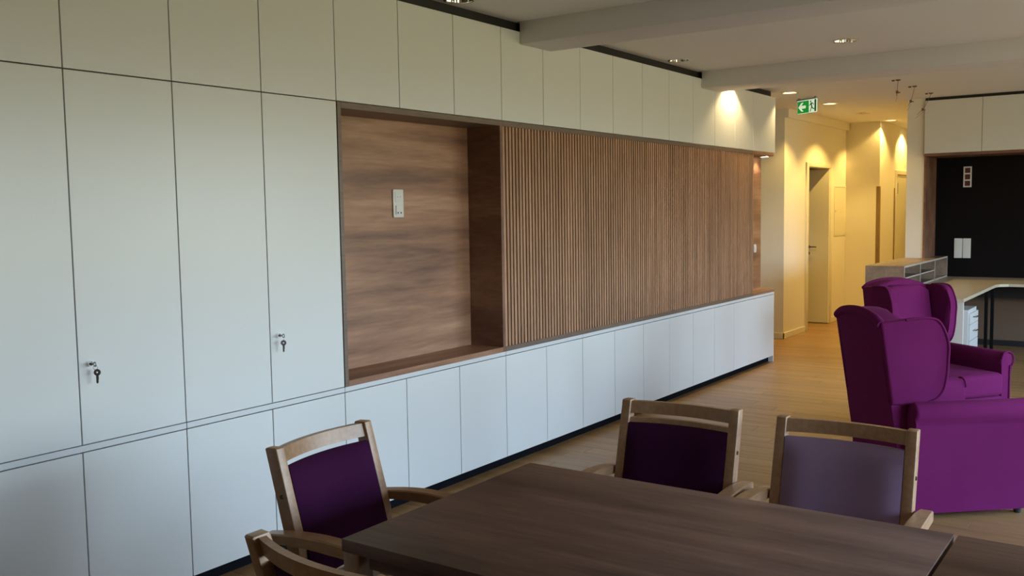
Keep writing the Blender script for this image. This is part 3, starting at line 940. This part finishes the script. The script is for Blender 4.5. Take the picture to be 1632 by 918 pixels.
part('bottom_board', box(OX0+0.0125, OX1-0.001, 0.0195, 1.3715, 0.0, 0.014), M_orgw, t)
for y in (0.69, 1.38):
    part('divider', box(OX0+0.0125, OX1-0.001, y-0.008, y+0.008, 0.0145, OZ-0.0185), M_orgw, t)
for y0, y1 in ((0.0195, 0.6815), (0.6985, 1.3715)):
    part('shelf', box(OX0+0.0125, OX1-0.001, y0, y1, 0.105, 0.117), M_orgw, t)
ed = bmesh.new()
add_box(ed, OX1, OX1+0.0015, 0.0, OLn, OZ-0.018, OZ)
for y in (0.0095, 0.69, 1.38, OLn-0.0095):
    add_box(ed, OX1, OX1+0.0015, y-0.009, y+0.009, 0.0, OZ-0.018)
add_box(ed, OX1, OX1+0.0015, 0.0195, 1.3715, 0.105, 0.117)
add_box(ed, OX1, OX1+0.0015, 0.0195, OLn-0.0195, 0.0, 0.014)
part('edge_band', ed, M_orge, t, 'pale edge banding')

# ================================================================== tables
TX0, TX1, TY0, TY1, TZ = 1.622, 2.868, 1.612, 2.446, 0.75
def table(x0, x1, y0, y1, label):
    t = thing('dining_table', label, 'table', ((x0+x1)/2, (y0+y1)/2, 0), 0, 'tables pushed together')
    a, b = (x1-x0)/2, (y1-y0)/2
    part('table_top', box(-a, a, -b, b, TZ-0.032, TZ, 0.0015, 2), M_table, t)
    for sy in (-1, 1):
        part('apron', box(-a+0.075, a-0.062, sy*(b-0.030)-0.011, sy*(b-0.030)+0.011, TZ-0.068, TZ-0.0325), M_table, t)
    for sx in (-1, 1):
        part('apron', box(sx*(a-0.030)-0.011, sx*(a-0.030)+0.011, -b+0.075, b-0.062, TZ-0.068, TZ-0.0325), M_table, t)
    for sx in (-1, 1):
        for sy in (-1, 1):
            x, y = sx*(a-0.028), sy*(b-0.028)
            part('leg', box(x-0.026, x+0.026, y-0.026, y+0.026, 0, TZ-0.0325, 0.004, 2), M_beech, t)
table(TX0, TX1, TY0, TY1, 'dark walnut dining table in the foreground with its whole far edge in view')
table(TX1+0.009, TX1+1.255, TY0, TY1-0.004, 'dark walnut table at the lower right, across a narrow gap from the larger one')

# ================================================================== dining chairs
CH = 0.875
def make_chair(label, mat_back, mat_seat, loc, rz, group='wooden armchairs around the table', upper_rail=False):
    t = thing('dining_chair', label, 'chair', (loc[0], loc[1], 0), rz, group)
    PX = 0.198   # post centre
    # rear legs / back posts
    for s in (-1, 1):
        prof = [(-0.235, 0.0), (-0.200, 0.0), (-0.155, 0.44), (-0.172, 0.60), (-0.245, CH-0.003), (-0.2495, CH), (-0.287, CH-0.002), (-0.291, CH-0.006), (-0.214, 0.58), (-0.197, 0.44)]
        x0, x1 = sorted((s*(PX-0.016), s*(PX+0.016)))
        part('back_post', prism(prof, x0, x1, 'x', 0.003, 2), M_beech, t)
    def ry(z): # centre y of the post at height z
        return -0.193-0.075*(z-0.60)/0.275
    # top rail: slightly bowed backwards
    def rail(z0, z1, th, bow):
        bm = bmesh.new()
        n = 10
        rings = []
        for i in range(n+1):
            u = -1+2*i/n
            x = u*(PX-0.0158)
            yb = -bow*(1-u*u)
            c = [(-th/2, z0), (th/2, z0), (th/2, z1), (-th/2, z1)]
            rings.append([bm.verts.new((x, ry(z)+dy+yb, z)) for dy, z in c])
        for A, B in zip(rings[:-1], rings[1:]):
            for k in range(4): bm.faces.new((A[k], A[(k+1) % 4], B[(k+1) % 4], B[k]))
        bm.faces.new(rings[0]); bm.faces.new(rings[-1][::-1])
        return bm
    part('top_rail', rail(CH-0.047, CH-0.006, 0.020, 0.028), M_beech, t, ang=25)
    if upper_rail:
        part('pad_rail', rail(CH-0.088, CH-0.062, 0.016, 0.028), M_beech, t, ang=25)
    part('pad_rail', rail(0.50, 0.54, 0.016, 0.018), M_beech, t, ang=25)
    # back pad
    bm = bmesh.new()
    nu, nz = 12, 10
    z0, z1 = 0.485, CH-(0.078 if upper_rail else 0.060)
    def P(u, v, side):
        x = u*(PX-0.0175)
        z = z0+(z1-z0)*v
        edge = (1-abs(u)**6)*(1-abs(2*v-1)**6)
        th = 0.008+0.026*edge
        yb = -0.026*(1-u*u)
        return Vector((x, ry(z)+yb+0.014+side*th, z))
    g = {}
    for side in (-1, 1):
        for i in range(nu+1):
            for j in range(nz+1):
                g[side, i, j] = bm.verts.new(P(-1+2*i/nu, j/nz, side))
        for i in range(nu):
            for j in range(nz):
                bm.faces.new((g[side, i, j], g[side, i+1, j], g[side, i+1, j+1], g[side, i, j+1]))
    for i in range(nu):
        for j in (0, nz):
            bm.faces.new((g[-1, i, j], g[-1, i+1, j], g[1, i+1, j], g[1, i, j]))
    for j in range(nz):
        for i in (0, nu):
            bm.faces.new((g[-1, i, j], g[-1, i, j+1], g[1, i, j+1], g[1, i, j]))
    part('back_pad', bm, mat_back, t, ang=70)
    # seat
    part('seat', box(-0.215, 0.215, -0.19, 0.235, 0.415, 0.475, 0.022, 4), mat_seat, t, ang=60)
    part('seat_frame', box(-0.205, 0.205, -0.185, 0.222, 0.355, 0.4145, 0.003, 1), M_beech, t)
    # front legs and arms
    for s in (-1, 1):
        x = s*0.2375
        part('front_leg', box(x-0.018, x+0.018, 0.155, 0.200, 0, 0.617, 0.004, 2), M_beech, t)
        # arm: arched in side view, bowed in plan
        bm = bmesh.new()
        n = 14
        rings = []
        for i in range(n+1):
            u = i/n
            y = -0.262+0.512*u
            zt = 0.622+0.034*math.sin(PI*min(1, 0.12+u*0.9))
            hh = 0.034-0.006*abs(2*u-1)
            cx = s*(0.240+0.008*math.sin(PI*u))
            hw = 0.0215+0.004*math.sin(PI*u)
            if i in (0, n): hw -= 0.002
            c = [(-hw, zt-hh), (hw, zt-hh), (hw, zt-0.004), (hw-0.004, zt), (-hw+0.004, zt), (-hw, zt-0.004)]
            rings.append([bm.verts.new((cx+dx, y, z)) for dx, z in c])
        for A, B in zip(rings[:-1], rings[1:]):
            for k in range(6): bm.faces.new((A[k], A[(k+1) % 6], B[(k+1) % 6], B[k]))
        bm.faces.new(rings[0]); bm.faces.new(rings[-1][::-1])
        part('armrest', bm, M_beech, t, ang=30)
        part('bolt', add_lathe(bmesh.new(), [(0.0005, 0.003), (0.006, 0.003), (0.007, 0.0)], 12,
             Matrix.Translation((s*(PX+0.016), ry(0.735), 0.735)) @ Matrix.Rotation(s*PI/2, 4, 'Y')), M_bronze, t)
        x0, x1 = sorted((s*0.214, s*0.236))
        part('side_rail', box(x0+0.0, x1, -0.18, 0.16, 0.36, 0.41, 0.003, 1), M_beech, t)
    return t
make_chair('wooden armchair with a dark purple back, at the short left end of the table', M_aub, M_grey, (1.404, 2.030), -PI/2+0.073)
make_chair('wooden armchair with a dark aubergine back, behind the table, left of the lilac one', M_aub, M_aub, (1.909, 2.715), PI+0.05, upper_rail=True)
make_chair('wooden armchair with a pale lilac back, behind the table at the right', M_lilac, M_lilac, (2.463, 2.715), PI+0.02)
make_chair('wooden armchair cut by the bottom edge, its curved top rail at the lower left', M_aub, M_aub, (1.931, 1.532), -0.12)

# ================================================================== purple wing armchairs
def wing_chair(label, loc, rz, H=1.015):
    """local +x is forward; origin on the floor below the chair's middle"""
    t = thing('wing_armchair', label, 'armchair', (loc[0], loc[1], 0), rz, 'purple wing armchairs')
    # base
    part('base', box(-0.30, 0.345, -0.25, 0.25, 0.06, 0.30, 0.015, 3), M_purple, t)
    part('seat_cushion', box(-0.24, 0.365, -0.243, 0.243, 0.302, 0.455, 0.035, 5), M_purple, t, ang=60)
    for sx in (-0.27, 0.30):
        for sy in (-0.27, 0.27):
            part('foot', add_lathe(bmesh.new(), [(0.0005, 0.0), (0.018, 0.0), (0.024, 0.062), (0.0005, 0.062)], 14, Matrix.Translation((sx, sy, 0))), M_darkpl, t)
    # arms: scroll profile (y,z) swept forward
    for s in (-1, 1):
        prof = []
        raw = [(0.246, 0.032), (0.246, 0.40), (0.244, 0.49), (0.242, 0.540), (0.256, 0.574), (0.290, 0.587), (0.324, 0.574), (0.340, 0.540), (0.334, 0.506), (0.318, 0.484), (0.310, 0.46), (0.310, 0.032)]
        prof = [(s*a, b) for a, b in raw]
        if s < 0: prof = prof[::-1]
        part('armrest', prism(prof, -0.285, 0.335, 'x', 0.014, 3, steps=1), M_purple, t, ang=50)
        # front facing piping of the scroll
        pts = [(0.338, s*a, b) for a, b in raw[3:12]]
        part('piping', tube(catmull(pts, 4), 0.006, 6), M_purple, t)
    # raked back: outline in (y,z), sheared backwards
    def rake(co):
        z = co.z
        k = max(0.0, z-0.10)
        co.x -= 0.16*k
        return co
    crest = [(-0.232, H-0.035), (-0.18, H-0.008), (-0.09, H+0.010), (0.0, H+0.015), (0.09, H+0.010), (0.18, H-0.008), (0.232, H-0.035)]
    outl = [(-0.238, 0.05), (-0.236, 0.50)]+crest+[(0.236, 0.50), (0.238, 0.05)]
    part('backrest', prism([(u, v) for u, v in outl], -0.290, -0.165, 'x', 0.022, 4, fn=rake), M_purple, t, ang=50)
    # crest roll over the outer back
    pts = [(-0.280-0.16*(v-0.10), u, v-0.012) for u, v in crest]
    part('crest_roll', tube(catmull(pts, 4), [0.022]*25, 10), M_purple, t, ang=70)
    # inner back cushion
    part('back_cushion', prism([(-0.20, 0.44), (0.20, 0.44), (0.192, H-0.06), (0.11, H-0.02), (-0.11, H-0.02), (-0.192, H-0.06)], -0.17, -0.115, 'x', 0.02, 3, fn=rake), M_purple, t, ang=60)
    # wings
    wo = [(-0.335, 0.565), (-0.22, 0.560), (-0.10, 0.580), (-0.035, 0.625), (-0.005, 0.70), (0.01, 0.79), (0.018, 0.86), (0.005, 0.925), (-0.03, H-0.030), (-0.10, H-0.018), (-0.20, H-0.026), (-0.335, H-0.030)]
    wo = [(-0.290+(a+0.335)*0.80, b) for a, b in wo]
    sm = [(p.x, p.y) for p in catmull([(a, b, 0) for a, b in wo[1:-1]], 4)]
    outline = [wo[0]]+sm+[wo[-1]]
    for s in (-1, 1):
        def fl(co, s=s):
            f = (co.x+0.290)
            co.y += s*0.09*f*(0.5+0.5*min(1.0, max(0.0, (co.z-0.55)/0.3)))
            k = max(0.0, co.z-0.10)
            co.x -= 0.16*k*max(0.35, 1.0-f*1.2)
            return co
        y0, y1 = sorted((s*0.196, s*0.246))
        part('wing', prism(outline, y0, y1, 'y', 0.014, 3, fn=fl), M_purple, t, ang=50)
        pp = []
        for a, b in outline[1:-1]:
            v = fl(Vector((a, s*0.246, b)))
            pp.append(v)
        part('piping', tube(pp, 0.0065, 6), M_purple, t)
    return t
a1 = math.radians(42)
f = Vector((math.cos(a1), math.sin(a1)))
c = Vector((2.525, 5.485))-f*0.34
wing_chair('nearer purple wing armchair seen from behind its side, beside the lilac chair', (c.x, c.y), a1)
a2 = math.radians(-36)
f = Vector((math.cos(a2), math.sin(a2)))
c = Vector((2.25, 6.61))-f*0.35
wing_chair('farther purple wing armchair turned towards us, in front of the desk', (c.x, c.y), a2)
